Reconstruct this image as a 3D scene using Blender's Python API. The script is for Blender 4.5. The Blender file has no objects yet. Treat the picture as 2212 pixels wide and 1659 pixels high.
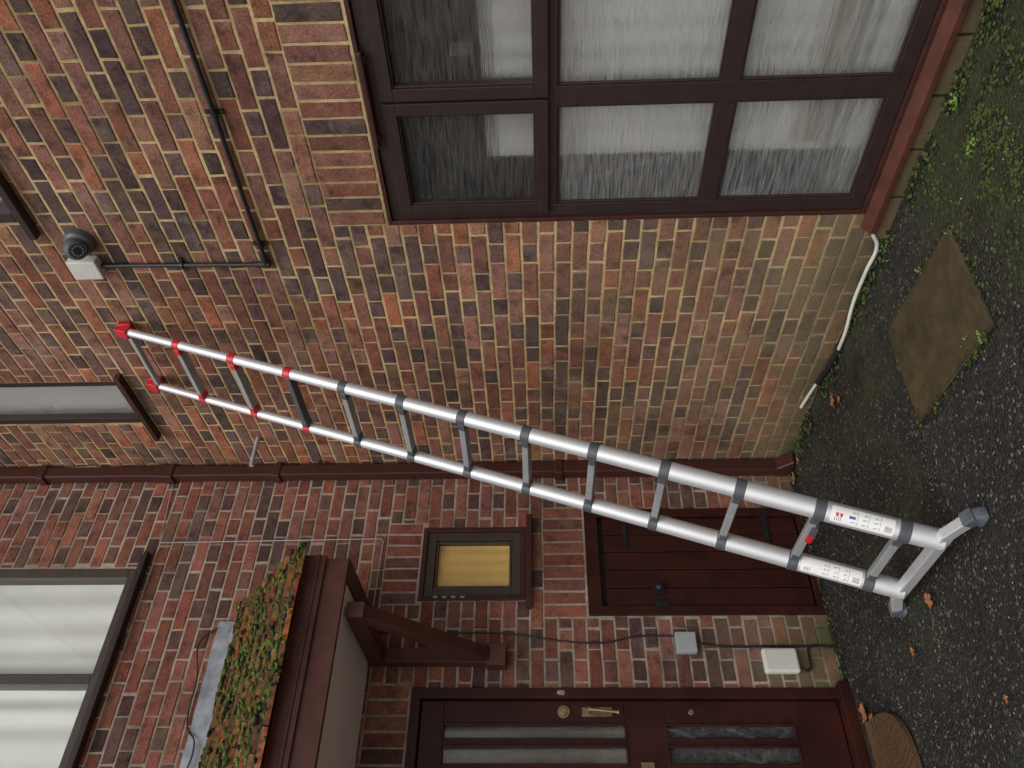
import bpy, bmesh, math, random
from mathutils import Vector, Matrix, noise
random.seed(7)
sc=bpy.context.scene
D=bpy.data
# ---------------------------------------------------------------- helpers
def empty(name):
    e=D.objects.new(name,None); sc.collection.objects.link(e); e.empty_display_size=.1; return e
def mk(name,verts,faces,mats,parent=None,fm=None,smooth=False):
    m=D.meshes.new(name); m.from_pydata([tuple(v) for v in verts],[],faces); 
    if not isinstance(mats,(list,tuple)): mats=[mats]
    for a in mats: m.materials.append(a)
    if fm:
        for p,i in zip(m.polygons,fm): p.material_index=i
    if smooth:
        for p in m.polygons: p.use_smooth=True
    m.update(); o=D.objects.new(name,m); sc.collection.objects.link(o)
    if parent: o.parent=parent
    return o
class Acc:
    def __init__(s): s.v=[];s.f=[];s.m=[];s.c=[]
    def add(s,vs,fs,mi=0,col=None):
        b=len(s.v); s.v+= [tuple(v) for v in vs]; s.f+=[tuple(b+i for i in f) for f in fs]; s.m+=[mi]*len(fs) if isinstance(mi,int) else mi
        s.c+=[col]*len(vs)
    def box(s,a,b,mi=0,col=None):
        x0,x1=sorted((a[0],b[0]));y0,y1=sorted((a[1],b[1]));z0,z1=sorted((a[2],b[2]))
        s.add([(x0,y0,z0),(x1,y0,z0),(x1,y1,z0),(x0,y1,z0),(x0,y0,z1),(x1,y0,z1),(x1,y1,z1),(x0,y1,z1)],
          [(0,3,2,1),(4,5,6,7),(0,1,5,4),(1,2,6,5),(2,3,7,6),(3,0,4,7)],mi,col)
    def obox(s,c,ax,hs,mi=0,col=None):
        c=Vector(c);vs=[]
        for sz in(-1,1):
            for sx,sy in((-1,-1),(1,-1),(1,1),(-1,1)):
                vs.append(c+ax[0]*hs[0]*sx+ax[1]*hs[1]*sy+ax[2]*hs[2]*sz)
        s.add(vs,[(0,3,2,1),(4,5,6,7),(0,1,5,4),(1,2,6,5),(2,3,7,6),(3,0,4,7)],mi,col)
    def cyl(s,p,q,r,r2=None,n=24,mi=0,cap=True):
        p=Vector(p);q=Vector(q);r2=r if r2 is None else r2
        d=(q-p).normalized();a=d.orthogonal().normalized();b=d.cross(a)
        vs=[p+(a*math.cos(2*math.pi*i/n)+b*math.sin(2*math.pi*i/n))*r for i in range(n)]+[q+(a*math.cos(2*math.pi*i/n)+b*math.sin(2*math.pi*i/n))*r2 for i in range(n)]
        fs=[(i,(i+1)%n,n+(i+1)%n,n+i) for i in range(n)]
        if cap: fs+=[tuple(range(n-1,-1,-1)),tuple(range(n,2*n))]
        s.add(vs,fs,mi)
    def sph(s,c,r,mi=0,sc_=(1,1,1),jit=0,sub=1):
        bm=bmesh.new();bmesh.ops.create_icosphere(bm,subdivisions=sub,radius=1)
        vs=[Vector(c)+Vector((v.co.x*sc_[0],v.co.y*sc_[1],v.co.z*sc_[2]))*r*(1+random.uniform(-jit,jit)) for v in bm.verts]
        fs=[tuple(v.index for v in f.verts) for f in bm.faces];bm.free();s.add(vs,fs,mi)
    def obj(s,name,mats,parent=None,bevel=0,smooth=False,colattr=False):
        o=mk(name,s.v,s.f,mats,parent,s.m,smooth)
        if colattr:
            at=o.data.attributes.new('bcol','FLOAT_COLOR','POINT')
            buf=[]
            for c in s.c: buf+=list(c)+([1.0] if len(c)==3 else [])
            at.data.foreach_set('color',buf)
        if bevel:
            md=o.modifiers.new('b','BEVEL');md.width=bevel;md.segments=2;md.limit_method='ANGLE'
        if smooth:
            try: o.data.set_sharp_from_angle(angle=math.radians(35))
            except Exception: pass
        return o
def pm(pl,s,z,d):   # wall-plane coordinates -> world ; d = outwards
    return (-d,s,z) if pl=='R' else (s,-d,z)
def PB(acc,pl,s0,s1,z0,z1,d0,d1,mi=0,col=None):
    acc.box(pm(pl,s0,z0,d0),pm(pl,s1,z1,d1),mi,col)
def tube(name,pts,r,mat,parent=None,smooth=False):
    cu=D.curves.new(name,'CURVE');cu.dimensions='3D';cu.bevel_depth=r;cu.bevel_resolution=4;cu.use_fill_caps=True
    if smooth:
        sp=cu.splines.new('BEZIER');sp.bezier_points.add(len(pts)-1)
        for b,p in zip(sp.bezier_points,pts): b.co=p;b.handle_left_type=b.handle_right_type='AUTO'
    else:
        sp=cu.splines.new('POLY');sp.points.add(len(pts)-1)
        for b,p in zip(sp.points,pts): b.co=(*p,1)
    cu.materials.append(mat);o=D.objects.new(name,cu);sc.collection.objects.link(o)
    if parent:o.parent=parent
    return o
# ---------------------------------------------------------------- materials
def nm(name):
    m=D.materials.new(name);m.use_nodes=True;nt=m.node_tree;b=nt.nodes['Principled BSDF'];return m,nt,b
def N(nt,t,**k):
    n=nt.nodes.new(t)
    for a,v in k.items(): setattr(n,a,v)
    return n
def noise_n(nt,scale,detail=4,rough=.6,vec=None,mscale=None):
    tc=N(nt,'ShaderNodeTexCoord');mp=N(nt,'ShaderNodeMapping')
    nt.links.new(tc.outputs['Object'],mp.inputs[0])
    if mscale: mp.inputs['Scale'].default_value=mscale
    n=N(nt,'ShaderNodeTexNoise');n.inputs['Scale'].default_value=scale;n.inputs['Detail'].default_value=detail;n.inputs['Roughness'].default_value=rough
    nt.links.new(mp.outputs[0],n.inputs['Vector']);return n
def ramp(nt,src,stops):
    r=N(nt,'ShaderNodeValToRGB');e=r.color_ramp.elements
    while len(e)<len(stops): e.new(.5)
    for x,(p,c) in zip(e,stops): x.position=p;x.color=(*c,1) if len(c)==3 else c
    nt.links.new(src,r.inputs[0]);return r
def mth(nt,op,a,b=None,clamp=False):
    m=N(nt,'ShaderNodeMath',operation=op);m.use_clamp=clamp
    for s,v in zip(m.inputs,(a,b)):
        if v is None: continue
        if isinstance(v,(int,float)): s.default_value=v
        else: nt.links.new(v,s)
    return m.outputs[0]
def mixc(nt,fac,a,b,blend='MIX'):
    m=N(nt,'ShaderNodeMix',data_type='RGBA',blend_type=blend)
    for s,v in ((m.inputs[0],fac),(m.inputs[6],a),(m.inputs[7],b)):
        if hasattr(v,'is_linked') or hasattr(v,'links'): nt.links.new(v,s)
        elif isinstance(v,(int,float)): s.default_value=v
        else: s.default_value=(*v,1)
    return m.outputs[2]
def bump(nt,b,h,st,dist=.01):
    n=N(nt,'ShaderNodeBump');n.inputs['Strength'].default_value=st;n.inputs['Distance'].default_value=dist
    nt.links.new(h,n.inputs['Height']);nt.links.new(n.outputs[0],b.inputs['Normal']);return n
def simple(name,col,rough=.5,metal=0,var=.25,scale=25,bst=.1,spec=.5,mscale=None):
    m,nt,b=nm(name);n=noise_n(nt,scale,5,.6,mscale=mscale)
    lo=tuple(c*(1-var) for c in col);hi=tuple(min(1,c*(1+var)) for c in col)
    r=ramp(nt,n.outputs[0],[(.3,lo),(.7,hi)]);nt.links.new(r.outputs[0],b.inputs['Base Color'])
    b.inputs['Roughness'].default_value=rough;b.inputs['Metallic'].default_value=metal;b.inputs['Specular IOR Level'].default_value=spec
    if bst: bump(nt,b,n.outputs[0],bst,.005)
    return m
def algae(nt,col,zmax,strength,green):
    tc=N(nt,'ShaderNodeTexCoord');sp=N(nt,'ShaderNodeSeparateXYZ');nt.links.new(tc.outputs['Object'],sp.inputs[0])
    mr=N(nt,'ShaderNodeMapRange');mr.inputs['From Min'].default_value=0;mr.inputs['From Max'].default_value=zmax;mr.inputs['To Min'].default_value=1;mr.inputs['To Max'].default_value=0
    nt.links.new(sp.outputs[2],mr.inputs[0])
    n=noise_n(nt,2.2,6,.65);r=ramp(nt,n.outputs[0],[(.35,(0,0,0)),(.65,(1,1,1))])
    return mixc(nt,mth(nt,'MULTIPLY',mth(nt,'MULTIPLY',mr.outputs[0],r.outputs[0]),strength),col,green)
def brick_mat(name,alg,amt,bloom):
    m,nt,b=nm(name)
    at=N(nt,'ShaderNodeAttribute',attribute_name='bcol')
    n1=noise_n(nt,12,7,.74);r1=ramp(nt,n1.outputs[0],[(.34,(.38,.37,.40)),(.48,(.88,.87,.86)),(.68,(1.25,1.20,1.16))])
    c=mixc(nt,1.0,at.outputs['Color'],r1.outputs[0],'MULTIPLY')
    n2=noise_n(nt,120,3,.75);r2=ramp(nt,n2.outputs[0],[(.3,(.55,.52,.52)),(.7,(1.40,1.40,1.40))])
    c=mixc(nt,1.0,c,r2.outputs[0],'MULTIPLY')
    n5=noise_n(nt,.9,6,.7);r5=ramp(nt,n5.outputs[0],[(.36,(.72,.72,.74)),(.58,(1.05,1.04,1.03))])
    c=mixc(nt,1.0,c,r5.outputs[0],'MULTIPLY')
    n3=noise_n(nt,3.2,9,.78);r3=ramp(nt,n3.outputs[0],[(.53,(0,0,0)),(.72,(bloom,)*3)])
    c=mixc(nt,r3.outputs[0],c,(.44,.31,.24))
    c=algae(nt,c,alg,amt,(.29,.225,.13))
    c=algae(nt,c,.32,1.0,(.07,.072,.03))
    nt.links.new(c,b.inputs['Base Color']);b.inputs['Roughness'].default_value=.85;b.inputs['Specular IOR Level'].default_value=.3
    n4=noise_n(nt,60,8,.78);bump(nt,b,n4.outputs[0],.8,.008);return m
def mortar_mat(name,col,alg,amt):
    m,nt,b=nm(name);n=noise_n(nt,40,6,.7);r=ramp(nt,n.outputs[0],[(.3,tuple(c*.72 for c in col)),(.7,tuple(c*1.15 for c in col))])
    n1=noise_n(nt,1.9,7,.75);r1=ramp(nt,n1.outputs[0],[(.38,(.45,.42,.38)),(.58,(1.03,1.03,1.03))])
    c=mixc(nt,1.0,r.outputs[0],r1.outputs[0],'MULTIPLY')
    c=algae(nt,c,alg,amt,(.22,.20,.11));c=algae(nt,c,.32,1.0,(.06,.07,.025));nt.links.new(c,b.inputs['Base Color']);b.inputs['Roughness'].default_value=.95
    n4=noise_n(nt,180,5,.7);bump(nt,b,n4.outputs[0],.6,.004);return m
M_brR=brick_mat('brick_right',1.7,.8,.5);M_brL=brick_mat('brick_left',.8,.6,.3)
M_moR=mortar_mat('mortar_sand',(.62,.465,.235),.9,.6);M_moL=mortar_mat('mortar_grey',(.43,.365,.285),.6,.6)
M_frame=simple('dark_brown_frame',(.032,.020,.0185),.45,var=.2,scale=14,bst=.05,spec=.4)
M_frame2=simple('umber_frame',(.060,.045,.035),.4,var=.2,scale=14,bst=.05)
M_edge=simple('brown_trim',(.052,.018,.014),.45,var=.25,scale=9,bst=.1,spec=.4)
M_red=simple('redbrown_paint',(.082,.027,.019),.5,var=.32,scale=9,bst=.18,spec=.4)
M_door=simple('maroon_paint',(.034,.0075,.0052),.45,var=.4,scale=6,bst=.12,spec=.3)
M_pipe=simple('brown_plastic',(.056,.018,.014),.38,var=.15,scale=5,bst=.03,spec=.4)
M_sof=simple('soffit_board',(.84,.78,.70),.7,var=.06,scale=3,bst=.03)
M_lead=simple('lead',(.22,.235,.26),.5,.2,var=.4,scale=12,bst=.5)
M_blk=simple('black_plastic',(.018,.018,.019),.35,bst=.03)
M_wht=simple('white_plastic',(.60,.59,.54),.4,var=.08,scale=8,bst=.03)
M_gry=simple('grey_plastic',(.34,.35,.36),.45,var=.08,scale=8,bst=.03)
M_iron=simple('dark_iron',(.03,.03,.035),.5,.6,bst=.2)
M_brass=simple('aged_brass',(.34,.25,.14),.4,.85,var=.35)
M_alu=simple('aluminium',(.66,.67,.68),.42,.5,var=.07,scale=3,bst=.02,mscale=(1,1,.2))
M_alu2=simple('aluminium_rung',(.38,.39,.40),.5,.4,var=.12,scale=12,bst=.05)
M_dgp=simple('dark_grey_plastic',(.075,.08,.09),.45,var=.15,bst=.05)
M_rub=simple('rubber_foot',(.085,.095,.115),.6,var=.3,bst=.25)
M_rp=simple('red_plastic',(.55,.02,.03),.35,var=.1,bst=.04)
M_lab=simple('label_white',(.82,.82,.81),.5,var=.03,bst=0)
M_ink=simple('label_ink',(.16,.16,.18),.5,bst=0)
M_inkr=simple('label_red',(.6,.02,.03),.5,bst=0);M_inkb=simple('label_blue',(.03,.12,.5),.5,bst=0)
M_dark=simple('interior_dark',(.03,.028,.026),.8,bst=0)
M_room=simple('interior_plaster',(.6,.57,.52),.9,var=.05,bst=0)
M_curt=simple('net_curtain',(.89,.88,.85),.9,var=.04,scale=4,bst=0)
M_beige=simple('beige_furnishing',(.42,.34,.26),.9,bst=0)
M_amb=simple('amber_blind',(.93,.60,.20),.8,var=.08,scale=6,bst=0)
M_coir,nt,b=nm('coir');n=noise_n(nt,160,5,.8);r=ramp(nt,n.outputs[0],[(.3,(.06,.027,.010)),(.7,(.30,.155,.06))]);nt.links.new(r.outputs[0],b.inputs['Base Color']);b.inputs['Roughness'].default_value=.95;bump(nt,b,n.outputs[0],1,.02)
M_tile,nt,b=nm('clay_tile');at=N(nt,'ShaderNodeAttribute',attribute_name='bcol');n=noise_n(nt,30,6,.7);r=ramp(nt,n.outputs[0],[(.36,(.35,.33,.30)),(.56,(1.15,1.1,1.1))]);nt.links.new(mixc(nt,1.,at.outputs['Color'],r.outputs[0],'MULTIPLY'),b.inputs['Base Color']);b.inputs['Roughness'].default_value=.9;bump(nt,b,n.outputs[0],.5)
M_tiled,nt,b=nm('weathered_tile');n=noise_n(nt,22,7,.75);r=ramp(nt,n.outputs[0],[(.35,(.010,.010,.007)),(.52,(.03,.027,.014)),(.68,(.09,.05,.025)),(.8,(.08,.11,.025))]);nt.links.new(r.outputs[0],b.inputs['Base Color']);b.inputs['Roughness'].default_value=.95;bump(nt,b,n.outputs[0],.9,.01)
def moss_mat(nme,a,c):
    m,nt,b=nm(nme);n=noise_n(nt,90,6,.8);r=ramp(nt,n.outputs[0],[(.3,a),(.7,c)]);nt.links.new(r.outputs[0],b.inputs['Base Color']);b.inputs['Roughness'].default_value=1;bump(nt,b,n.outputs[0],1,.02);return m
M_moss=moss_mat('moss_green',(.045,.075,.012),(.18,.24,.035));M_mossb=moss_mat('moss_bright',(.09,.15,.02),(.27,.37,.05));M_mossd=moss_mat('moss_dark',(.010,.011,.006),(.035,.038,.018))
M_leaf=simple('dead_leaf',(.28,.11,.04),.7,var=.45,scale=30,bst=.2)
M_weed=simple('weed_leaf',(.15,.28,.05),.6,var=.3,scale=30,bst=0)
def glass_mat(name,streak,rough,ior,fr0=0,fr1=0,tcol=(.93,.95,.93)):
    m=D.materials.new(name);m.use_nodes=True;nt=m.node_tree;nt.nodes.clear()
    o=N(nt,'ShaderNodeOutputMaterial');mx=N(nt,'ShaderNodeMixShader')
    lw=N(nt,'ShaderNodeLayerWeight');lw.inputs[0].default_value=.5
    sch=mth(nt,'ADD',mth(nt,'MULTIPLY',mth(nt,'POWER',lw.outputs['Facing'],4.0),.9),.07,True)
    g=N(nt,'ShaderNodeBsdfGlossy');g.inputs['Roughness'].default_value=.02
    if streak:
        rf=N(nt,'ShaderNodeBsdfRefraction');rf.inputs['IOR'].default_value=ior;rf.inputs['Roughness'].default_value=rough;rf.inputs['Color'].default_value=(.97,.98,.97,1)
        n=noise_n(nt,1,4,.65,mscale=streak);bp=N(nt,'ShaderNodeBump');bp.inputs['Strength'].default_value=1;bp.inputs['Distance'].default_value=.03
        nt.links.new(n.outputs[0],bp.inputs['Height']);nt.links.new(bp.outputs[0],rf.inputs['Normal'])
        tl=N(nt,'ShaderNodeBsdfTranslucent');tl.inputs[0].default_value=(.88,.89,.87,1);df=N(nt,'ShaderNodeBsdfDiffuse');df.inputs[0].default_value=(.82,.84,.83,1)
        m0=N(nt,'ShaderNodeMixShader');m0.inputs[0].default_value=.50;nt.links.new(tl.outputs[0],m0.inputs[1]);nt.links.new(df.outputs[0],m0.inputs[2])
        fr=ramp(nt,n.outputs[0],[(.36,(fr0,)*3),(.66,(fr1,)*3)])
        m1=N(nt,'ShaderNodeMixShader');nt.links.new(fr.outputs[0],m1.inputs[0]);nt.links.new(rf.outputs[0],m1.inputs[1]);nt.links.new(m0.outputs[0],m1.inputs[2]);body=m1.outputs[0]
    else:
        t=N(nt,'ShaderNodeBsdfTransparent');t.inputs[0].default_value=(*tcol,1);body=t.outputs[0]
    nt.links.new(sch,mx.inputs[0]);nt.links.new(body,mx.inputs[1]);nt.links.new(g.outputs[0],mx.inputs[2]);nt.links.new(mx.outputs[0],o.inputs[0]);return m
M_glR=glass_mat('reeded_glass',(9,9,190),.32,1.35,.10,.50)
M_glT=glass_mat('reeded_casement_glass',(9,9,190),.32,1.35,.02,.16)
M_glC=glass_mat('clear_glass',None,0,1.5)
M_glS=glass_mat('obscure_glass',(60,60,60),.15,1.2,.08,.22)
# ---------------------------------------------------------------- ground
m,nt,b=nm('wet_asphalt');M_gr=m
v=N(nt,'ShaderNodeTexVoronoi');v.inputs['Scale'].default_value=110;tc=N(nt,'ShaderNodeTexCoord');nt.links.new(tc.outputs['Object'],v.inputs['Vector'])
bw=N(nt,'ShaderNodeSeparateColor');nt.links.new(v.outputs['Color'],bw.inputs[0])
r=ramp(nt,bw.outputs[0],[(0,(.007,.007,.008)),(.55,(.019,.019,.020)),(.92,(.040,.038,.037)),(.985,(.21,.19,.155))])
n1=noise_n(nt,2.6,9,.75);n2=noise_n(nt,70,5,.8)
def blob(cx,cy,rad,amt):
    vd=N(nt,'ShaderNodeVectorMath',operation='DISTANCE');nt.links.new(tc.outputs['Object'],vd.inputs[0]);vd.inputs[1].default_value=(cx,cy,0)
    return mth(nt,'MULTIPLY',mth(nt,'SUBTRACT',1.0,mth(nt,'DIVIDE',vd.outputs['Value'],rad),True),amt)
s=mth(nt,'ADD',n1.outputs[0],mth(nt,'MULTIPLY',n2.outputs[0],.30))
for q in((-.45,-2.75,.95,.32),(-.25,-2.2,.5,.12),(-.15,-1.2,.7,.15),(-.05,-.3,.7,.17),(-.95,-1.0,.8,.10),(-1.0,-2.5,.6,.13),(-1.6,-2.1,.8,-.08)): s=mth(nt,'ADD',s,blob(*q))
rm=ramp(nt,s,[(.69,(0,0,0)),(.88,(.88,.88,.88))])
nm2=noise_n(nt,55,5,.85);rg=ramp(nt,nm2.outputs[0],[(.32,(.012,.014,.005)),(.55,(.038,.045,.012)),(.72,(.095,.12,.026))])
n6=noise_n(nt,1.1,5,.6);wet=ramp(nt,n6.outputs[0],[(.35,(.62,.58,.50)),(.65,(1.2,1.15,1.05))])
c=mixc(nt,1.0,r.outputs[0],wet.outputs[0],'MULTIPLY')
c=mixc(nt,rm.outputs[0],c,rg.outputs[0]);nt.links.new(c,b.inputs['Base Color'])
rr=ramp(nt,n1.outputs[0],[(.35,(.34,.34,.34)),(.6,(.72,.72,.72))]);nt.links.new(rr.outputs[0],b.inputs['Roughness'])
h=mth(nt,'ADD',mth(nt,'MULTIPLY',v.outputs['Distance'],-1.0),n2.outputs[0]);bump(nt,b,h,.85,.009)
gv=[];gf=[]
nx,ny=120,120
for j in range(ny+1):
    for i in range(nx+1):
        x=-4+4.0*i/nx;y=-5+5.0*j/ny
        gv.append((x,y,(noise.noise(Vector((x*1.3,y*1.3,0)))*.012+noise.noise(Vector((x*6,y*6,3)))*.004-.006) if 0<i<nx and 0<j<ny else 0))
for j in range(ny):
    for i in range(nx): a=j*(nx+1)+i;gf.append((a,a+1,a+nx+2,a+nx+1))
b0=len(gv);gv+=[(-300,-300,0),(300,-300,0),(300,300,0),(-300,300,0),(-4,-5,0),(0,-5,0),(0,0,0),(-4,0,0)]
gf+=[(b0,b0+1,b0+5,b0+4),(b0+1,b0+2,b0+6,b0+5),(b0+2,b0+3,b0+7,b0+6),(b0+3,b0,b0+4,b0+7)]
mk('ground',gv,gf,M_gr,smooth=True)
PV=Acc();M_bounce=simple('bounce_concrete',(.36,.34,.30),.85,var=.2,scale=6,bst=.2)  # pale slabs out of view, added to bounce light up to the canopy soffit
for i in range(30):
    for j in range(22):
        x0=-24+i*.9;y0=-25+j*.9
        if x0>-4.2 and y0>-5.4-.9: continue
        PV.box((x0+.005,y0+.005,.001),(x0+.893,y0+.893,.02+random.uniform(0,.002)))
for i in range(22):
    for j in range(5):
        x0=-24+i*.9
        if x0+.9>-4.1: continue
        PV.box((x0+.005,-5.2+j*.9+.005,.001),(x0+.893,-5.2+j*.9+.893,.02+random.uniform(0,.002)))
PV.obj('bounce_paving',[M_bounce])
A=Acc()
for _ in range(2200):
    x=-abs(random.uniform(.02,2.4));y=random.uniform(-2.9,-.02)
    if -.86<x<-.36 and -2.14<y<-1.47 and random.random()<.85: continue
    A.sph((x,y,-.003+random.uniform(0,.003)),random.choice((.0013,.0016,.002,.0026,.0034)),random.choice((0,0,0,1,2)),(1.2,1,.7),.25)
A.obj('grit',[simple('grit_dark',(.04,.04,.04),.6),simple('grit_pale',(.32,.29,.23),.7),simple('grit_brown',(.12,.08,.04),.7)])
# ---------------------------------------------------------------- brick house
H=empty('brick_house')
P0=.3375
palR=[(.29,.122,.080),(.26,.106,.070),(.33,.158,.108),(.235,.103,.076),(.29,.142,.106),(.35,.138,.075),(.25,.122,.09)]
dkR=[(.140,.085,.075),(.110,.070,.064),(.165,.10,.082)]
palL=[(.26,.086,.056),(.29,.106,.072),(.215,.08,.057),(.24,.103,.08),(.30,.12,.08)]
dkL=[(.12,.064,.055),(.15,.082,.068)]
def sub(rc,op):
    s0,s1,z0,z1=rc;a,b_,c,d=op
    if s1<=a or s0>=b_ or z1<=c or z0>=d: return [rc]
    o=[]
    if s0<a:o.append((s0,a-.004,z0,z1))
    if s1>b_:o.append((b_+.004,s1,z0,z1))
    m0=max(s0,a);m1=min(s1,b_)
    if z0<c:o.append((m0,m1,z0,c-.004))
    if z1>d:o.append((m0,m1,d+.004,z1))
    return o
def brick(acc,pl,s0,s1,z0,z1,col):
    j=lambda k=.0018: random.uniform(-k,k)
    d=random.uniform(-.0015,.002);e=.003
    def edge(inset,jt):
        pts=[];n=3 if s1-s0>.15 else 2
        for k in range(n): pts.append((s0+inset+(s1-s0-2*inset)*k/n+(j(jt) if k==0 else 0),z0+inset+j(jt)))
        pts.append((s1-inset+j(jt),z0+inset+j(jt)))
        for k in range(n): pts.append((s1-inset-(s1-s0-2*inset)*k/n+(j(jt) if k==0 else 0),z1-inset+j(jt)))
        pts.append((s0+inset+j(jt),z1-inset+j(jt)))
        return pts
    o1=edge(0,.0022);o2=edge(e,.0014)
    n=len(o1)
    vs=[pm(pl,a,c,-.012) for a,c in o1]+[pm(pl,a,c,d-.003) for a,c in o1]+[pm(pl,a,c,d+random.uniform(-.0006,.0006)) for a,c in o2]
    fs=[tuple(range(2*n,3*n))]
    for k in range(n):
        l=(k+1)%n;fs+=[(k,l,n+l,n+k),(n+k,n+l,2*n+l,2*n+k)]
    if pl=='R': fs=[tuple(reversed(f)) for f in fs]
    acc.add(vs,fs,0,col)
def pick(pal,dk,pd):
    c=random.choice(dk) if random.random()<pd else random.choice(pal);f=random.uniform(.75,1.2);return tuple(x*f*random.uniform(.94,1.06) for x in c)
def wall(pl,smin,smax,zmax,openings,soldiers,pal,dk,mats,phase,name):
    A=Acc();blocks=openings+soldiers
    k=0
    while k*.075<zmax:
        z0=k*.075+.008;z1=z0+.0635
        i0=int(smin/P0)-2
        s=i0*P0+(P0/2 if k%2 else 0)+phase+random.uniform(-.006,.006)
        while s<smax:
            for (w,o,hd) in ((.214,0,0),(.1015,.225,1)):
                a=s+o+random.uniform(-.003,.003);e=a+w
                a2=max(a,smin);e2=min(e,smax)
                if e2-a2<.02: continue
                col=pick(pal,dk,.55 if hd else .2)
                dz=random.uniform(-.0012,.0012)
                rs=[(a2,e2,z0+dz,z1+dz)]
                for op in blocks:
                    rs=[q for r_ in rs for q in sub(r_,op)]
                for q in rs:
                    if q[1]-q[0]>.015 and q[3]-q[2]>.015: brick(A,pl,*q,col)
            s+=P0
        k+=1
    for (a,b,c,d) in soldiers:
        n=max(1,round((b-a)/.075));w=(b-a)/n
        for i in range(n):
            brick(A,pl,a+i*w+.0055,a+(i+1)*w-.0055,c+.008,d-.004,pick(pal,dk,.25))
    A.obj(name+'_bricks',[mats[0]],H,colattr=True)
    B=Acc();ss=sorted({smin,smax}|{v for o in openings for v in o[:2] if smin<v<smax});zs=sorted({-.1,zmax}|{v for o in openings for v in o[2:] if -.1<v<zmax})
    for i in range(len(ss)-1):
        for j in range(len(zs)-1):
            ms=(ss[i]+ss[i+1])/2;mz=(zs[j]+zs[j+1])/2
            if any(o[0]<ms<o[1] and o[2]<mz<o[3] for o in openings): continue
            PB(B,pl,ss[i],ss[i+1],zs[j],zs[j+1],-.2,-.0035)
    B.obj(name+'_mortar',[mats[1]],H)
opR=[(-3.04,-1.88,.11,2.15),(-3.3,-1.93,3.735,4.9),(-.86,-.48,3.79,4.9)]
opL=[(-.88,-.43,1.6,2.195),(-.97,-.32,-.1,1.26),(-2.36,-1.35,-.1,2.18),(-2.9,-.67,3.82,4.9)]
wall('R',-5.5,0,5.6,opR,[(-3.05,-1.88,2.155,2.404),(-3.3,-1.93,4.905,5.104),(-.86,-.48,4.905,5.104)],palR,dkR,(M_brR,M_moR),.05,'right_wall')
wall('L',-9,0,5.6,opL,[(-.90,-.40,2.2,2.404),(-.98,-.30,1.265,1.504),(-2.9,-.67,4.905,5.104),(-2.4,-1.33,2.185,2.404)],palL,dkL,(M_brL,M_moL),-.02,'left_wall')
A=Acc();A.box((0,-5.7,5.6),(-.1,.0,5.75));A.box((0,.0,5.6),(-9.2,-.1,5.74))
A.obj('eaves',[M_red],H)
A=Acc();A.add([(-.12,-5.8,5.76),(4,-5.8,7.9),(4,4,7.9),(-.12,-.12,5.76)],[(0,1,2,3)],0);A.add([(-9.3,-.12,5.76),(-.12,-.12,5.76),(4,4,7.9),(-9.3,4,7.9)],[(0,1,2,3)],0)
A.obj('main_roof',[M_tiled],H)
A=Acc()
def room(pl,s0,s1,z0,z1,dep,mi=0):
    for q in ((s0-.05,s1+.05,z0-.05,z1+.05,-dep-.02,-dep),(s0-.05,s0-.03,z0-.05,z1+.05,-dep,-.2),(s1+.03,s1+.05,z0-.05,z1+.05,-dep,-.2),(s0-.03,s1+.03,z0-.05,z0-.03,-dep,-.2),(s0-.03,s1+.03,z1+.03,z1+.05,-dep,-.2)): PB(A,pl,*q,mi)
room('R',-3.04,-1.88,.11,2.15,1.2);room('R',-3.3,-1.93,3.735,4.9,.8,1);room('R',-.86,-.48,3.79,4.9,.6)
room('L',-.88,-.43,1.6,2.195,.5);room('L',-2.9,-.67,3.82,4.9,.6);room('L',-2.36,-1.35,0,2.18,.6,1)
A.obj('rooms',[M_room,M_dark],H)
def curtain(name,pl,s0,s1,z0,z1,d,mat,amp=.02,per=.09,seed=0):
    n=int((s1-s0)/.008);vs=[];fs=[];rows=6
    for i in range(n+1):
        s=s0+(s1-s0)*i/n
        for k in range(rows+1):
            z=z0+(z1-z0)*k/rows
            w=amp*(math.sin(s*2*math.pi/per+2.5*math.sin(s*5+seed)+.5*k/rows)*(.4+.6*abs(noise.noise(Vector((s*3,k*.2,seed)))*2)))
            vs.append(pm(pl,s,z,d+w))
    R1=rows+1
    for i in range(n):
        for k in range(rows): a=i*R1+k;fs.append((a,a+R1,a+R1+1,a+1))
    return mk(name,vs,fs,mat,H,smooth=True)
F=Acc();G=Acc()
def ring(acc,pl,s0,s1,z0,z1,w,d0,d1,mi=0):
    PB(acc,pl,s0,s1,z0,z0+w,d0,d1,mi);PB(acc,pl,s0,s1,z1-w,z1,d0,d1,mi)
    PB(acc,pl,s0,s0+w,z0+w,z1-w,d0,d1,mi);PB(acc,pl,s1-w,s1,z0+w,z1-w,d0,d1,mi)
ring(F,'R',-3.04,-1.88,.11,2.15,.018,-.10,.003,1)
ring(F,'R',-3.02,-1.90,.13,2.13,.06,-.09,-.012)
PB(F,'R',-2.49,-2.41,.19,1.435,-.09,-.013);
PB(F,'R',-2.96,-1.96,1.42,1.48,-.09,-.0135);PB(F,'R',-2.96,-1.96,.75,.82,-.09,-.0145);PB(F,'R',-2.47,-2.43,1.48,2.07,-.09,-.013)
for s0,s1 in ((-2.445,-1.93),(-2.97,-2.455)):
    ring(F,'R',s0,s1,1.455,2.085,.05,-.075,.004);ring(F,'R',s0+.05,s1-.05,1.505,2.035,.008,-.05,-.004)
for s0,s1 in ((-2.41,-1.96),(-2.96,-2.49)):
    for z0,z1 in ((.82,1.42),(.19,.75)): ring(F,'R',s0,s1,z0,z1,.009,-.04,-.018)
F.obj('window_frame',[M_frame,M_edge],H,bevel=.0025)
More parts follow.
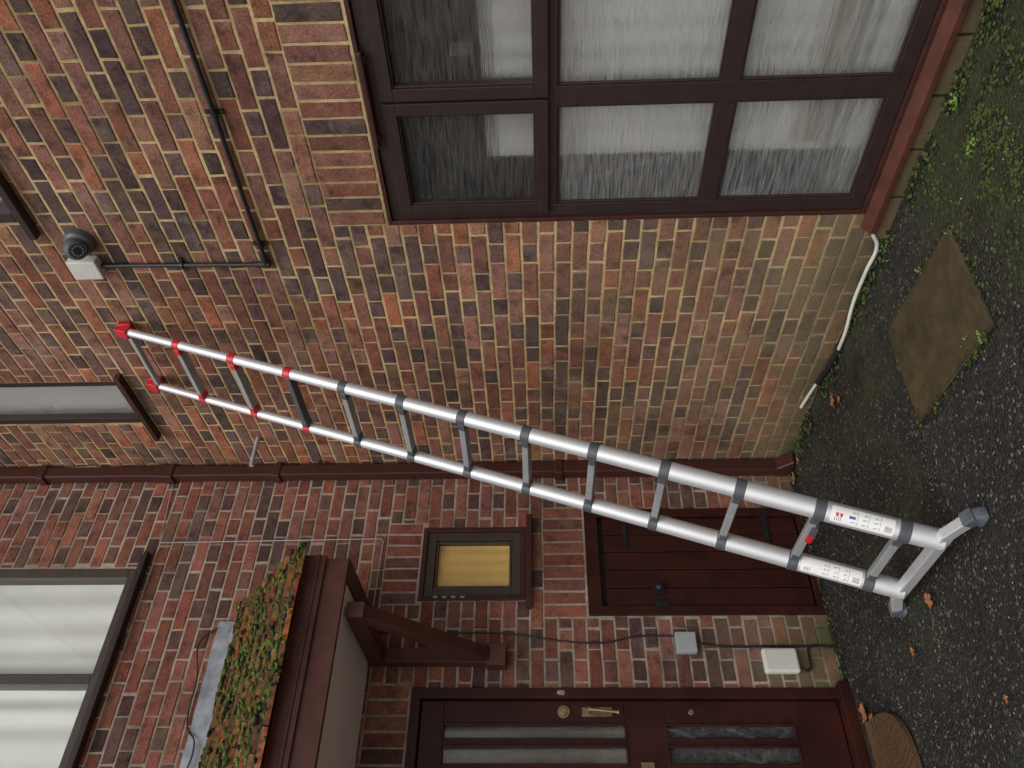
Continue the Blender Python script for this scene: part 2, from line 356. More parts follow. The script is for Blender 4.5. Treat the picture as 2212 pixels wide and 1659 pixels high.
def sheets(name,lst,pl,mat):
    a=Acc()
    for s0,s1,z0,z1,d in lst:
        vs=[pm(pl,s0,z0,d),pm(pl,s1,z0,d),pm(pl,s1,z1,d),pm(pl,s0,z1,d)]
        a.add(vs,[(0,3,2,1)] if pl=='R' else [(0,1,2,3)])
    return a.obj(name,[mat],H)
sheets('casement_glass',[(-2.405,-1.97,1.495,2.045,-.033),(-2.93,-2.495,1.495,2.045,-.033)],'R',M_glT)
sheets('window_glass',[(-2.41,-1.96,.82,1.42,-.030),(-2.96,-2.49,.82,1.42,-.030),(-2.41,-1.96,.19,.75,-.030),(-2.96,-2.49,.19,.75,-.030)],'R',M_glR)
curtain('window_curtain','R',-3.03,-2.14,.20,1.68,-.13,M_curt,.010,.12)
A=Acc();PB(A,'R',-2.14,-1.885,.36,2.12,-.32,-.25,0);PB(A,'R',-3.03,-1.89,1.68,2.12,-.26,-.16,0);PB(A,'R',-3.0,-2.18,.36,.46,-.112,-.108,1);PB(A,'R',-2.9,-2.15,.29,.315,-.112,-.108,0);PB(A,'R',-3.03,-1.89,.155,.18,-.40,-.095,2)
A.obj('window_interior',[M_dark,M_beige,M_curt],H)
A=Acc()
A.add([pm('R',s,z,d) for s in(-3.1,-1.81) for z,d in ((.06,-.02),(.06,.05),(.085,.052),(.112,.0),(.112,-.05))],[(0,1,6,5),(1,2,7,6),(2,3,8,7),(3,4,9,8),(5,6,7,8,9),(4,3,2,1,0)])
A.obj('window_sill',[M_red],H,bevel=.003)
A=Acc();s=-3.1
while s<-1.82:
    PB(A,'R',s,s+.215,-.02,.055,.0,.025+random.uniform(0,.006),0,tuple(.7*x for x in pick(palR,dkR,.1)));s+=.225
A.obj('plinth_bricks',[M_brR],H,bevel=.004,colattr=True)
A=Acc();PB(A,'R',-2.66,-2.27,2.118,2.142,.008,.03);PB(A,'R',-2.64,-2.61,2.11,2.135,.0,.015);PB(A,'R',-2.32,-2.29,2.11,2.135,.0,.015);A.obj('window_head_bar',[M_edge],H,bevel=.006)
F=Acc()
ring(F,'R',-3.3,-1.93,3.735,4.9,.05,-.1,-.012);PB(F,'R',-2.65,-2.58,3.785,4.85,-.1,-.013)
PB(F,'R',-3.35,-1.875,3.70,3.732,-.03,.045,0)
ring(F,'R',-.86,-.48,3.79,4.9,.045,-.1,-.010)
PB(F,'R',-.93,-.37,3.755,3.785,-.03,.045,1)
F.obj('upper_window_frame',[M_frame,M_edge],H,bevel=.003)
sheets('upper_window_glass',[(-3.26,-1.97,3.78,4.86,-.05)],'R',M_glC)
sheets('narrow_window_glass',[(-.83,-.51,3.82,4.87,-.05)],'R',M_glR)
curtain('upper_curtain','R',-3.2,-1.95,3.75,4.85,-.14,M_curt,.015,.1)
curtain('narrow_curtain','R',-.87,-.47,3.78,4.9,-.12,M_curt,.005,.1)
F=Acc()
ring(F,'L',-.88,-.43,1.6,2.195,.028,-.1,.006,1);ring(F,'L',-.852,-.458,1.628,2.167,.05,-.09,-.008);ring(F,'L',-.80,-.51,1.68,2.115,.014,-.06,-.016)
PB(F,'L',-.93,-.365,1.565,1.597,-.03,.045,1)
for z in (1.95,2.0,2.05,2.1): PB(F,'L',-.868,-.856,z-.015,z+.01,.006,.012,2)
F.obj('small_window_frame',[M_frame2,M_edge,M_gry],H,bevel=.003)
sheets('small_window_glass',[(-.80,-.51,1.68,2.12,-.03)],'L',M_glC)
curtain('small_window_blind','L',-.84,-.47,1.62,2.17,-.05,M_amb,.004,.06)
F=Acc()
ring(F,'L',-2.9,-.67,3.82,4.9,.06,-.1,-.01)
for s in(-1.30,-1.95): PB(F,'L',s-.03,s+.03,3.88,4.84,-.1,-.0105)
PB(F,'L',-2.96,-.59,3.775,3.80,-.02,.05,1);PB(F,'L',-2.96,-.6,3.80,3.822,-.05,.03,1)
F.obj('bedroom_window_frame',[M_frame2,M_frame],H,bevel=.004)
sheets('bedroom_window_glass',[(-2.85,-.72,3.87,4.86,-.03)],'L',M_glC)
curtain('bedroom_curtain','L',-2.9,-.67,3.80,4.9,-.10,M_curt,.012,.17)
F=Acc()
PB(F,'L',-.97,-.92,0,1.26,-.06,.012);PB(F,'L',-.37,-.32,0,1.26,-.06,.012);PB(F,'L',-.92,-.37,1.185,1.26,-.06,.011)
PB(F,'L',-.92,-.37,0.0,.035,-.06,.012)
x=-.915;w=.109
for i in range(5): PB(F,'L',x+i*w,x+(i+1)*w-.005,.045,1.155,-.05,-.006+.0012*(i%2))
F.obj('low_door',[M_door],H,bevel=.003)
A=Acc();PB(A,'L',-.92,-.37,.03,1.19,-.08,-.055);A.obj('low_door_gap',[M_dark],H)
A=Acc()
for z in(1.03,.22):
    A.add([pm('L',a,zz,d) for d in(-.004,.004) for a,zz in((-.36,z-.028),(-.36,z+.028),(-.40,z+.016),(-.58,z+.006),(-.58,z-.006),(-.40,z-.016))],[(0,1,2,3,4,5),(6,11,10,9,8,7)]+[(i,6+i,6+(i+1)%6,(i+1)%6) for i in range(6)])
    PB(A,'L',-.36,-.335,z-.045,z+.045,.012,.018)
A.cyl(pm('L',-.82,.87,-.006),pm('L',-.82,.87,.006),.034);A.cyl(pm('L',-.82,.87,.0),pm('L',-.82,.87,.04),.012);A.sph(pm('L',-.82,.87,.045),.024,sub=3,sc_=(1,.6,1))
PB(A,'L',-.925,-.895,.83,.90,.0,.02)
A.obj('low_door_ironwork',[M_iron],H)
F=Acc()
PB(F,'L',-1.40,-1.35,.03,2.18,-.08,.01);PB(F,'L',-2.36,-2.31,.03,2.18,-.08,.01);PB(F,'L',-2.31,-1.40,2.13,2.18,-.08,.009)
PB(F,'L',-2.36,-1.33,-.02,.05,-.1,.05)
dl,dr=-2.305,-1.405
xs=[(-1.585,-1.52),(-1.70,-1.62)];xs+=[(-3.71-b_,-3.71-a_) for a_,b_ in xs];xs=sorted(xs)
zr=[(.29,.91),(1.11,2.01)]
PB(F,'L',dl,dr,.055,.29,-.07,-.022);PB(F,'L',dl,dr,.91,1.11,-.07,-.022);PB(F,'L',dl,dr,2.01,2.125,-.07,-.022)
edges=[dl]+[e for p_ in xs for e in p_]+[dr]
for z0,z1 in zr:
    for i in range(0,len(edges),2): PB(F,'L',edges[i],edges[i+1],z0,z1,-.07,-.022)
    for a_,b_ in xs: ring(F,'L',a_-.008,b_+.008,z0-.008,z1+.008,.012,-.03,-.016)
F.obj('front_door',[M_door],H,bevel=.003)
sheets('front_door_glass',[(a_,b_,z0,z1,-.045) for a_,b_ in xs for z0,z1 in zr],'L',M_glS)
curtain('front_door_curtain','L',-2.3,-1.42,.97,2.05,-.12,M_beige,.01,.1)
A=Acc()
A.cyl(pm('L',-1.46,1.41,-.022),pm('L',-1.46,1.41,-.008),.031);A.cyl(pm('L',-1.46,1.41,-.01),pm('L',-1.46,1.41,.0),.018)
PB(A,'L',-1.482,-1.438,1.17,1.32,-.022,-.012);A.cyl(pm('L',-1.46,1.285,-.02),pm('L',-1.46,1.285,.035),.011)
A.cyl(pm('L',-1.46,1.285,.03),pm('L',-1.475,1.15,.035),.010,.007);A.sph(pm('L',-1.476,1.145,.035),.012,sub=2)
A.cyl(pm('L',-1.46,.78,-.022),pm('L',-1.46,.78,-.015),.014)
PB(A,'L',-2.02,-1.69,.985,1.05,-.022,-.012)
A.obj('door_furniture',[M_brass],H,bevel=.002,smooth=True)
A=Acc();A.sph(pm('L',-1.375,1.42,.012),.016,jit=.4,sub=2,sc_=(.7,.3,1.3));A.obj('paint_chip',[M_lead],H)
# canopy
A=Acc()
X0,X1=-2.74,-.98
A.box((X0,-.70,2.415),(X1,-.675,2.60));A.box((X0,-.675,2.41),(X0+.11,0,2.56));A.box((X1-.11,-.675,2.41),(X1,0,2.56))
A.box((X0-.01,-.715,2.52),(X1+.01,-.70,2.625));A.box((X0-.012,-.722,2.545),(X1+.012,-.716,2.56))
for x in (X0+.01,X1-.06):
    A.add([(x+dx,y,z) for dx in(0,.05) for y,z in((-.69,2.56),(0,2.56),(0,3.10))],[(0,1,2),(5,4,3),(0,3,4,1),(1,4,5,2),(2,5,3,0)])
for xc in(-1.205,-2.515):
    A.box((xc-.038,-.07,1.70),(xc+.038,-.002,2.409));A.box((xc-.036,-.64,2.325),(xc+.036,-.07,2.408))
    p=Vector((xc,-.60,2.35));q=Vector((xc,-.045,1.79));d=(q-p).normalized();A.obox((p+q)/2,[Vector((1,0,0)),d.cross(Vector((1,0,0))),d],[.033,.036,(q-p).length/2])
    A.box((xc-.055,-.085,1.70),(xc+.055,-.001,1.80))
A.obj('canopy_timber',[M_red],H,bevel=.004)
A=Acc();A.box((X0+.11,-.675,2.42),(X1-.11,-.0,2.44));A.obj('canopy_soffit',[M_sof],H)
T=Acc();ang=math.atan2(.575,.76);sl=Vector((0,math.cos(ang),math.sin(ang)));ux=Vector((1,0,0));nr=ux.cross(sl)
tc_=[(.58,.22,.07),(.50,.19,.065),(.40,.16,.07),(.58,.27,.10),(.34,.15,.07)]
org=Vector((0,-.765,2.585));TS=.19;ld=(sl-nr*TS).normalized();n2=ux.cross(ld);OFF=.016
def tile(cx,hw,k):
    tl=random.uniform(-.006,.006);c0=org+sl*(k*.098+.115+tl)+nr*(OFF+random.uniform(-.002,.003));c0.x=cx
    T.obox(c0,[ux,ld,n2],[hw,.122,.0115],[0,1,0,1,1,1],tuple(v*random.uniform(.75,1.15) for v in random.choice(tc_)))
for k in range(9):
    x=-.935
    if k%2: tile(x-.04,.039,k);x-=.082
    while x>-2.8: tile(x-.081,.080,k);x-=.1645
T.obj('canopy_tiles',[M_tile,M_tiled],H,bevel=.0015,colattr=True)
Ms=Acc()
for _ in range(3600):     # cushions on the tile faces
    k=random.randint(0,8);x=random.uniform(-2.8,-.95);uu=random.uniform(-.004,.085);u=k*.098+uu
    dens=noise.noise(Vector((x*4.0,k*.40,1)))
    if dens<-.02 and random.random()<.85: continue
    c0=org+sl*u+nr*(OFF+.0115+TS*(.115-uu)+.002);c0.x=x
    Ms.sph(c0,random.uniform(.005,.017),random.choice((0,0,1,2,1)),(1.4,1,.7),.3,1)
for _ in range(900):      # tufts hanging over the butt edges
    k=random.randint(0,8);x=random.uniform(-2.8,-.95)
    if noise.noise(Vector((x*5,k*.7,7)))<.0: continue
    c0=org+sl*(k*.098-.008)+nr*(OFF+random.uniform(.014,.034));c0.x=x
    Ms.sph(c0,random.uniform(.005,.012),random.choice((0,1,2,2)),(1.3,1,.9),.3,1)
Ms.obj('canopy_moss',[M_moss,M_mossd,M_mossb],H,smooth=True)
n=60
prof=[(.0,3.27),(.012,3.265),(.014,3.185),(.05,3.165),(.14,3.10)]
vs=[];fs=[]
for i in range(n+1):
    x=-2.8+(1.8)*i/n
    for k,(d,z) in enumerate(prof): vs.append((x,-d-random.uniform(0,.004)-(.01 if k==4 else 0),z+random.uniform(-.004,.004)+(.02*noise.noise(Vector((x*5,0,k))) if k>2 else 0)))
for i in range(n):
    for k in range(4): a=i*5+k;fs.append((a,a+5,a+6,a+1))
mk('lead_flashing',vs,fs,M_lead,H,smooth=True)
# ---------------------------------------------------------------- drainpipe
A=Acc();A.box((-.098,-.078,.06),(-.022,-.006,5.6));
for z in(4.61,3.80,3.13,1.4): A.box((-.112,-.086,z-.025),(-.010,-.003,z+.025))
A.box((-.106,-.084,3.78),(-.014,-.004,3.90))
A.add([(x,y,z) for x in(-.10,-.02) for y,z in((-.004,.10),(-.082,.10),(-.15,.01),(-.09,.0),(-.004,.02))],[(0,1,6,5),(1,2,7,6),(2,3,8,7),(3,4,9,8),(4,3,2,1,0),(5,6,7,8,9)])
A.obj('drainpipe',[M_pipe],None,bevel=.008)
A=Acc();A.cyl((.0,-.33,3.185),(-.2,-.33,3.18),.0125,n=20);A.obj('overflow_pipe',[M_gry])
A=Acc();A.cyl((.0,-.085,2.87),(-.03,-.085,2.87),.010,n=16);A.obj('overflow_pipe',[M_pipe])
# conduit & camera
C=empty('cable_conduit')
tube('run',[(-.018,-3.6,2.71),(-.018,-2.85,2.722),(-.018,-2.44,2.725),(-.018,-1.72,2.738),(-.018,-1.69,2.742),(-.018,-1.687,2.78),(-.018,-1.70,3.50)],.0105,M_blk,C)
A=Acc();A.cyl((-.018,-1.735,2.738),(-.018,-1.68,2.742),.015);A.cyl((-.018,-1.687,2.725),(-.018,-1.688,2.785),.015)
for p,ax in (((-.018,-2.44,2.725),'y'),((-.018,-1.80,2.736),'y'),((-.018,-3.1,2.717),'y'),((-.018,-1.693,3.13),'z')):
    dv=Vector((0,.009,0)) if ax=='y' else Vector((0,0,.009));A.cyl(Vector(p)-dv,Vector(p)+dv,.017)
    if ax=='y': A.box((-.012,p[1]-.009,p[2]-.035),(0,p[1]+.009,p[2]+.035))
    else: A.box((-.012,p[1]-.035,p[2]-.009),(0,p[1]+.035,p[2]+.009))
A.obj('clips',[M_blk],C,smooth=True)
C=empty('security_camera')
A=Acc();A.box((-.052,-1.75,3.50),(0,-1.645,3.635));A.obj('junction_box_white',[M_wht],C,bevel=.006)
A=Acc();c0=Vector((-.0,-1.835,3.54));dr_=Vector((-.72,-.35,-.60)).normalized()
A.cyl(c0,c0+Vector((-.028,0,0)),.068,.062,n=40);A.cyl(c0+Vector((-.028,0,0)),c0+Vector((-.04,0,0)),.062,.05,n=40)
A.sph(c0+Vector((-.058,0,0)),.05,0,sub=4)
cc=c0+Vector((-.058,0,0));A.cyl(cc+dr_*.03,cc+dr_*.053,.040,.036,n=32,mi=0);A.cyl(cc+dr_*.05,cc+dr_*.055,.031,.031,n=32,mi=1);A.cyl(cc+dr_*.054,cc+dr_*.058,.013,.012,n=24,mi=2)
a=dr_.orthogonal().normalized();b_=dr_.cross(a)
for i in range(12):
    t=i*math.pi/6;A.cyl(cc+dr_*.054+(a*math.cos(t)+b_*math.sin(t))*.022,cc+dr_*.0565+(a*math.cos(t)+b_*math.sin(t))*.022,.003,n=10,mi=3)
A.obj('turret',[M_dgp,M_blk,M_iron,M_gry],C,smooth=True)
A=Acc();PB(A,'L',-1.18,-1.075,.715,.82,.0,.045);A.obj('junction_box',[M_gry],bevel=.005)
C=empty('telephone_box')
A=Acc();PB(A,'L',-1.285,-1.16,.215,.39,.0,.045);A.obj('cover',[M_wht],C,bevel=.012)
tube('lead_wire',[pm('L',-1.26,.215,.02),pm('L',-1.27,.17,.02),pm('L',-1.20,.15,.01),pm('L',-1.15,.14,.008),pm('L',-1.145,.02,.008)],.006,M_blk,C,True)
tube('wall_cable',[pm('L',a_,z,.007) for a_,z in((-1.06,2.40),(-1.065,2.03),(-1.068,1.71),(-1.11,1.41),(-1.12,1.2),(-1.085,1.0),(-1.085,.82))],.0045,M_blk,None,True)
tube('wall_cable',[pm('L',a_,z,.008) for a_,z in((-1.12,.72),(-1.14,.60),(-1.14,.3),(-1.142,.0))],.006,M_blk,None,True)
tube('thin_cable',[pm('L',a_,z,.006) for a_,z in((-.12,3.79),(-.515,3.75),(-.515,3.7),(-.50,2.44),(-.52,2.425),(-.98,2.435))],.003,M_gry)
tube('thin_cable',[(-.006,-.02,4.9),(-.01,-.06,4.3),(-.01,-.03,4.2),(-.01,-.05,3.9)],.0035,M_wht)
tube('aerial_cable',[pm('L',-1.03,3.25,.01),pm('L',-1.1,3.33,.02),pm('L',-1.3,3.30,.02),pm('L',-1.55,3.28,.015),pm('L',-1.62,3.22,.03),pm('L',-1.9,3.27,.03)],.004,M_blk,None,True)
C=empty('waste_pipe')
tube('white_section',[(-.04,-1.80,.065),(-.042,-1.74,.03),(-.05,-1.6,.035),(-.045,-1.4,.03),(-.06,-1.22,.018),(-.055,-1.08,.012)],.0085,M_wht,C,True)
tube('black_sleeve',[(-.055,-1.09,.012),(-.05,-.95,.022),(-.03,-.80,.035)],.015,M_blk,C,True)
tube('white_end',[(-.03,-.81,.035),(-.02,-.7,.045),(-.015,-.57,.06)],.0085,M_wht,C,True)
# ---------------------------------------------------------------- manhole, mat
m,nt,b=nm('rusty_plate');n=noise_n(nt,5,8,.8);r=ramp(nt,n.outputs[0],[(.32,(.024,.024,.012)),(.5,(.074,.054,.025)),(.68,(.135,.085,.038))]);n2=noise_n(nt,150,5,.85);r2=ramp(nt,n2.outputs[0],[(.35,(.6,.6,.6)),(.7,(1.25,1.25,1.2))])
nt.links.new(mixc(nt,1.0,r.outputs[0],r2.outputs[0],'MULTIPLY'),b.inputs['Base Color']);b.inputs['Roughness'].default_value=.5;bump(nt,b,n2.outputs[0],.8,.006);M_rust=m
C=empty('manhole_cover')
A=Acc();ax=[Vector((.995,-.09,0)).normalized(),Vector((.09,.995,0)).normalized(),Vector((0,0,1))]
cm=Vector((-.605,-1.805,.0));A.obox(cm,ax,[.222,.30,.006]);A.obj('plate',[M_rust],C,bevel=.003)
A=Acc()
for s_ in(-1,1): A.obox(cm+ax[0]*s_*.230,ax,[.005,.308,.003]);A.obox(cm+ax[1]*s_*.305,ax,[.224,.004,.003])
A.obj('rim',[M_rust],C)
A=Acc()
for _ in range(900):
    if random.random()<.6: q=cm+ax[0]*random.choice((-1,1))*random.gauss(.240,.012)+ax[1]*random.uniform(-.31,.31)
    else: q=cm+ax[1]*random.choice((-1,1))*random.gauss(.316,.012)+ax[0]*random.uniform(-.23,.23)
    if noise.noise(q*6)<-.1: continue
    A.sph((q.x,q.y,random.uniform(-.004,.002)),random.uniform(.002,.007),0 if random.random()<.25 else 1,(1.2,1.2,.6),.3)
A.obj('moss_growth',[M_moss,M_mossd],C,smooth=True)
vs=[];k=40
for i in range(k+1):
    t=math.pi*i/k; vs.append((-1.93+.36*(abs(math.cos(t))**.6)*(1 if math.cos(t)>=0 else -1),-.17-.41*math.sin(t)**.6))
nn=len(vs);DM=Acc();DM.add([(x,y,.022) for x,y in vs]+[(x,y,0) for x,y in vs],[tuple(range(nn-1,-1,-1))]+[(i,(i+1)%nn,nn+(i+1)%nn,nn+i) for i in range(nn)])
for _ in range(9000):
    f=math.sqrt(random.random());i=random.randrange(nn);px=-1.93+(vs[i][0]+1.93)*f;py=-.17+(vs[i][1]+.17)*f
    a=random.uniform(0,6.28);l=random.uniform(.006,.012);p=Vector((px,py,.020));q=p+Vector((math.cos(a)*l*.6,math.sin(a)*l*.6,l));w_=Vector((-math.sin(a),math.cos(a),0))*.0012
    DM.add([p-w_,p+w_,q],[(0,1,2)])
DM.obj('doormat',[M_coir])
# ---------------------------------------------------------------- leaves, weeds
A=Acc()
def leaf(x,y,s,z=.010):
    rot=random.uniform(0,6.28);n=22;vs=[(x,y,z+s*.15)]
    for i in range(n):
        t=2*math.pi*i/n;lob=.5+.5*abs(math.cos(2.5*t));r_=s*lob*random.uniform(.8,1.1)
        vs.append((x+r_*math.cos(t+rot),y+r_*math.sin(t+rot)*.8,z+random.uniform(0,.3)*s))
    A.add(vs,[(0,1+i,1+(i+1)%n) for i in range(n)])
for x,y,s in((-1.53,-.17,.055),(-1.57,-.24,.035),(-1.38,-1.10,.036),(-.20,-.86,.038),(-.24,-.92,.022),(-1.48,-.83,.022),(-1.83,-1.35,.016),(-.06,-.12,.05),(-.12,-.2,.03),(-.5,-.7,.012),(-.16,-.08,.04),(-1.0,-1.9,.010),(-1.3,-.4,.010)): leaf(x,y,s)
for _ in range(26): leaf(random.uniform(-2.3,-.1),random.uniform(-2.6,-.1),random.uniform(.003,.006),.003)
A.obj('fallen_leaves',[M_leaf])
A=Acc()
def weed(x,y,n,sp,s):
    for _ in range(n):
        a=random.uniform(0,6.28);rr=random.uniform(0,sp);p=Vector((x+rr*math.cos(a),y+rr*math.sin(a),random.uniform(.005,.02)));d=Vector((math.cos(a),math.sin(a),random.uniform(.2,1))).normalized();w=d.cross(Vector((0,0,1))).normalized()
        l=s*random.uniform(.6,1.3);A.add([p,p+d*l*.5+w*l*.35,p+d*l,p+d*l*.5-w*l*.35],[(0,1,2,3)])
for q in((-.13,-2.47,30,.03,.014),(-.35,-2.43,26,.04,.012),(-.38,-1.90,14,.015,.01),(-.86,-2.03,22,.025,.012),(-.80,-1.95,8,.03,.008),(-.05,-1.75,18,.03,.012),(-.45,-2.15,14,.05,.008),(-.06,-1.55,12,.03,.01),(-.9,-1.2,8,.1,.007),(-.07,-1.1,14,.04,.01),(-.05,-.3,30,.1,.012),(-.3,-1.45,8,.1,.008),(-.55,-2.55,20,.12,.008)): weed(*q)
A.obj('weeds',[M_weed])
A=Acc()
for _ in range(1700):
    y=random.uniform(-3,-.02) ;x=-abs(random.gauss(0,.045))-.004-(.03 if y<-1.85 else 0)
    if noise.noise(Vector((y*4,0,0)))<-.1: continue
    A.sph((x,y,random.uniform(-.004,.010)),random.uniform(.003,.010),0 if random.random()<.45 else 1,(1.2,1.2,.6),.3)
for _ in range(400):
    x=random.uniform(-1.33,0);y=-abs(random.gauss(0,.025))-.004
    A.sph((x,y,random.uniform(-.004,.01)),random.uniform(.003,.010),0 if random.random()<.2 else 1,(1.2,1.2,.6),.3)
for cx_,cy_,sp_,nn_ in((-.48,-2.62,.24,3000),(-.2,-2.45,.12,500),(-.3,-2.1,.1,250),(-.85,-2.55,.15,500)):
    for _ in range(nn_):
        x=min(-.06,random.gauss(cx_,sp_));y=random.gauss(cy_,sp_*.8)
        if noise.noise(Vector((x*9,y*9,4)))<-.04: continue
        A.sph((x,y,random.uniform(-.006,-.002)),random.uniform(.002,.0065),0 if random.random()<.6 else 1,(1.4,1.4,.5),.3)
A.obj('moss',[M_moss,M_mossd],smooth=True)
# ---------------------------------------------------------------- ladder
LD=empty('telescopic_ladder')
A0=Vector((-1.30,-1.435,.085));A1=Vector((-.045,-1.30,3.56));B0=Vector((-1.30,-1.03,.085));B1=Vector((-.045,-.885,3.57))
ts=[.030+i*.079 for i in range(10)]+[.825,.912,.992]
pa=lambda t:A0.lerp(A1,t);pb=lambda t:B0.lerp(B1,t)
rad=lambda i:.0405-.0019*i
R_=Acc();K=Acc();RG=Acc();KR=Acc()
for f_ in(pa,pb):
    ad_=(f_(1)-f_(0)).normalized()
    R_.cyl(f_(-.006),f_(ts[0]),rad(0),n=32)
    for i in range(12): R_.cyl(f_(ts[i]),f_(ts[i+1]),rad(i),n=32)
    for i in range(12):
        acc=KR if i>=9 else K;c=f_(ts[i]);acc.cyl(c-ad_*.020,c+ad_*.020,rad(i)+.0045,n=32)
for i in range(13):
    a_=pa(ts[i]);b_=pb(ts[i]);rd=(b_-a_).normalized();ad_=(A1-A0).normalized();nn_=rd.cross(ad_).normalized()
    mi=1 if i==9 else 0
    if i<12:
        RG.obox((a_+b_)/2,[rd,nn_,ad_],[(b_-a_).length/2-.02,.021,.013],mi)
        RG.obox((a_+b_)/2+ad_*.014,[rd,nn_,ad_],[(b_-a_).length/2-.03,.017,.003],mi)
        acc=KR if i>9 else K
        for e,sg in((a_,1),(b_,-1)): acc.obox(e+rd*sg*(rad(i)+.018),[rd,nn_,ad_],[.020,.0235,.0155])
    else: RG.obox((a_+b_)/2,[rd,nn_,ad_],[(b_-a_).length/2-.01,.013,.011],0)
for e in(pa(1.0),pb(1.0)):
    KR.obox(e,[rd,nn_,ad_],[.026,.026,.035])
    for k in range(5): KR.obox(e+Vector((.028,0,-.024+.012*k)),[Vector((0,1,0)),Vector((1,0,0)),Vector((0,0,1))],[.030,.012,.004])
    KR.obox(e+Vector((.024,0,.0)),[Vector((0,1,0)),Vector((1,0,0)),Vector((0,0,1))],[.028,.010,.034])
R_.obj('rails',[M_alu],LD,smooth=True);K.obj('grey_collars',[M_dgp],LD,bevel=.003,smooth=True);KR.obj('red_collars',[M_rp],LD,bevel=.003,smooth=True);RG.obj('rungs',[M_alu2,M_dgp],LD,bevel=.003)
A=Acc();i=1;a_=pa(ts[i]);b_=pb(ts[i]);c=a_.lerp(b_,.42);A.obox(c-nn_*.012-ad_*.012,[rd,nn_,ad_],[.03,.02,.012],0);A.obox(c-nn_*.012-ad_*.012-rd*.05,[rd,nn_,ad_],[.025,.022,.012],1);A.obj('release_latch',[M_rp,M_dgp],LD,bevel=.003)
A=Acc();xb=-1.31;zb=.075
def beam(acc,p,q,h1,h2,mi=0):
    p=Vector(p);q=Vector(q);d=(q-p).normalized();s_=Vector((1,0,0));acc.obox((p+q)/2,[s_,d.cross(s_),d],[h1,h2,(q-p).length/2],mi)
beam(A,(xb,-1.50,zb),(xb,-.97,zb),.020,.021)
beam(A,(xb,-1.49,zb),(xb+.0,-1.60,.035),.0195,.020);beam(A,(xb,-.98,zb),(xb+.0,-.86,.035),.0195,.020)
A.obj('stabiliser_bar',[M_alu],LD,bevel=.004)
# rubber feet: a socket that follows the leg and a flared sole flat on the ground
A=Acc()
for y,sg in((-1.60,-1),(-.86,1)):
    d=Vector((0,sg*.94,-.34)).normalized();s_=Vector((1,0,0))
    A.obox(Vector((xb,y+sg*.004,.038)),[s_,d.cross(s_),d],[.025,.024,.026])
    n_=20;top=[];bot=[]
    for k in range(n_):
        t=2*math.pi*k/n_;cx_=math.copysign(abs(math.cos(t))**.6,math.cos(t));sy_=math.copysign(abs(math.sin(t))**.6,math.sin(t))
        top.append((xb+.022*cx_,y+sg*.014+.024*sy_,.042));bot.append((xb+.031*cx_,y+sg*.012+.040*sy_,.0))
    A.add(top+bot,[tuple(range(n_))]+[(i,n_+i,n_+(i+1)%n_,(i+1)%n_) for i in range(n_)]+[tuple(range(2*n_-1,n_-1,-1))])
A.obj('feet',[M_rub],LD,bevel=.006)
A=Acc()
for e in(A0,B0): A.cyl(e+Vector((-.045,0,-.0)),e+Vector((-.037,0,-.0)),.007,n=12)
A.obj('bolts',[M_alu2],LD)
S=Acc()
view=Vector((-.60,-.80,0))
def patch(f_,t0,t1,u0,u1,rr,mi,n=10):
    ad_=(f_(1)-f_(0)).normalized();e=(view-ad_*view.dot(ad_)).normalized();g=ad_.cross(e);vs=[];fs=[]
    for k in range(n+1):
        a_=u0+(u1-u0)*k/n
        for t in(t0,t1): vs.append(f_(t)+(e*math.cos(a_)+g*math.sin(a_))*rr)
    for k in range(n): fs.append((2*k,2*k+1,2*k+3,2*k+2))
    S.add(vs,fs,mi)
for f_,b0_,b1_ in((pa,.040,.099),(pb,.038,.101)):
    rr=rad(0)+.0008;patch(f_,b0_,b1_,-.85,.80,rr,0)
    rr+=.0004
    t=b0_+.013
    while t<b1_-.022:
        for u in(-.62,-.18,.26):
            k=random.random()
            patch(f_,t,t+.0004,u,u+.34,rr,1,3)
            patch(f_,t+.0015,t+.0060,u+.05+.15*k,u+.075+.15*k,rr,1,1);patch(f_,t+.002,t+.0045,u+.22,u+.24,rr,1,1);patch(f_,t+.003+.002*k,t+.0035+.002*k,u+.08,u+.24,rr,1,2)
        t+=.0105
    for k in range(9): patch(f_,b0_+.002,b0_+.009,-.5+k*.06,-.5+k*.06+random.uniform(.015,.035),rr,1,2)
    for k in range(4): patch(f_,b1_-.004-k*.0018,b1_-.0046-k*.0018,-.6,-.25+.1*(k%2),rr,1,4)
rr=rad(0)+.0014
patch(pa,.088,.0945,-.15,.15,rr,2,4);patch(pa,.0905,.092,-.1,.1,rr+.0003,0,4);patch(pa,.076,.082,-.12,.12,rr,3,4)
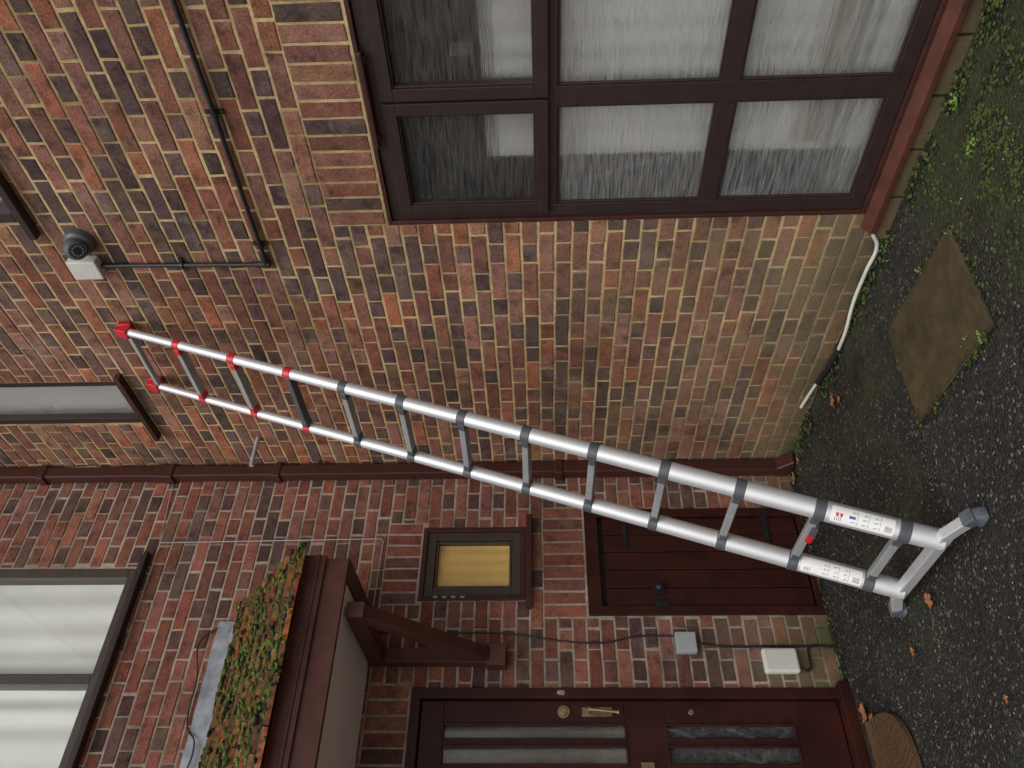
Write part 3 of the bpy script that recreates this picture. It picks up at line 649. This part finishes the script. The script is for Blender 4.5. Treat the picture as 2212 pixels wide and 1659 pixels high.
S.obj('labels',[M_lab,M_ink,M_inkr,M_inkb],LD)
A=Acc();PB(A,'L',-5.45,-5.13,2.18,2.42,0,.01)
for k in range(9): PB(A,'L',-5.43,-5.15,2.2+k*.024,2.21+k*.024,.01,.016)
A.obj('wall_vent',[M_wht])
# ---------------------------------------------------------------- light, world, camera
w=D.worlds.new('World');sc.world=w;w.use_nodes=True;nt=w.node_tree;bg=nt.nodes['Background']
sk=N(nt,'ShaderNodeTexSky',sky_type='NISHITA');sk.sun_disc=False;sk.sun_elevation=math.radians(50);sk.sun_rotation=math.radians(225);sk.dust_density=3
hs=N(nt,'ShaderNodeHueSaturation');hs.inputs['Saturation'].default_value=.2;nt.links.new(sk.outputs[0],hs.inputs['Color']);nt.links.new(hs.outputs[0],bg.inputs[0]);bg.inputs[1].default_value=.15
l=D.lights.new('sun','SUN');l.energy=1.1;l.angle=math.radians(50);l.color=(1,.96,.91);lo=D.objects.new('sun',l);sc.collection.objects.link(lo)
sd=Vector((-.55,-.55,.95)).normalized();lo.rotation_euler=sd.to_track_quat('Z','Y').to_euler();lo.location=(-3,-3,8)
yaw=math.radians(40);p=math.radians(2.15);r=math.radians(.88)
F0=Vector((math.sin(yaw),math.cos(yaw),0));R0=Vector((math.cos(yaw),-math.sin(yaw),0));Z=Vector((0,0,1))
Fv=F0*math.cos(p)+Z*math.sin(p);U=Z*math.cos(p)-F0*math.sin(p);R2=R0*math.cos(r)-U*math.sin(r);U2=U*math.cos(r)+R0*math.sin(r)
cd=D.cameras.new('camera');cam=D.objects.new('camera',cd);sc.collection.objects.link(cam);sc.camera=cam
cx,cy,cz=-U2,R2,-Fv
cam.matrix_world=Matrix(((cx.x,cy.x,cz.x,-2.656),(cx.y,cy.y,cz.y,-3.957),(cx.z,cy.z,cz.z,1.5),(0,0,0,1)))
cd.sensor_width=36;cd.lens=36*1650/2212;cd.clip_end=1000;cd.clip_start=.05
sc.view_settings.view_transform='Standard';sc.view_settings.look='None';sc.view_settings.exposure=0
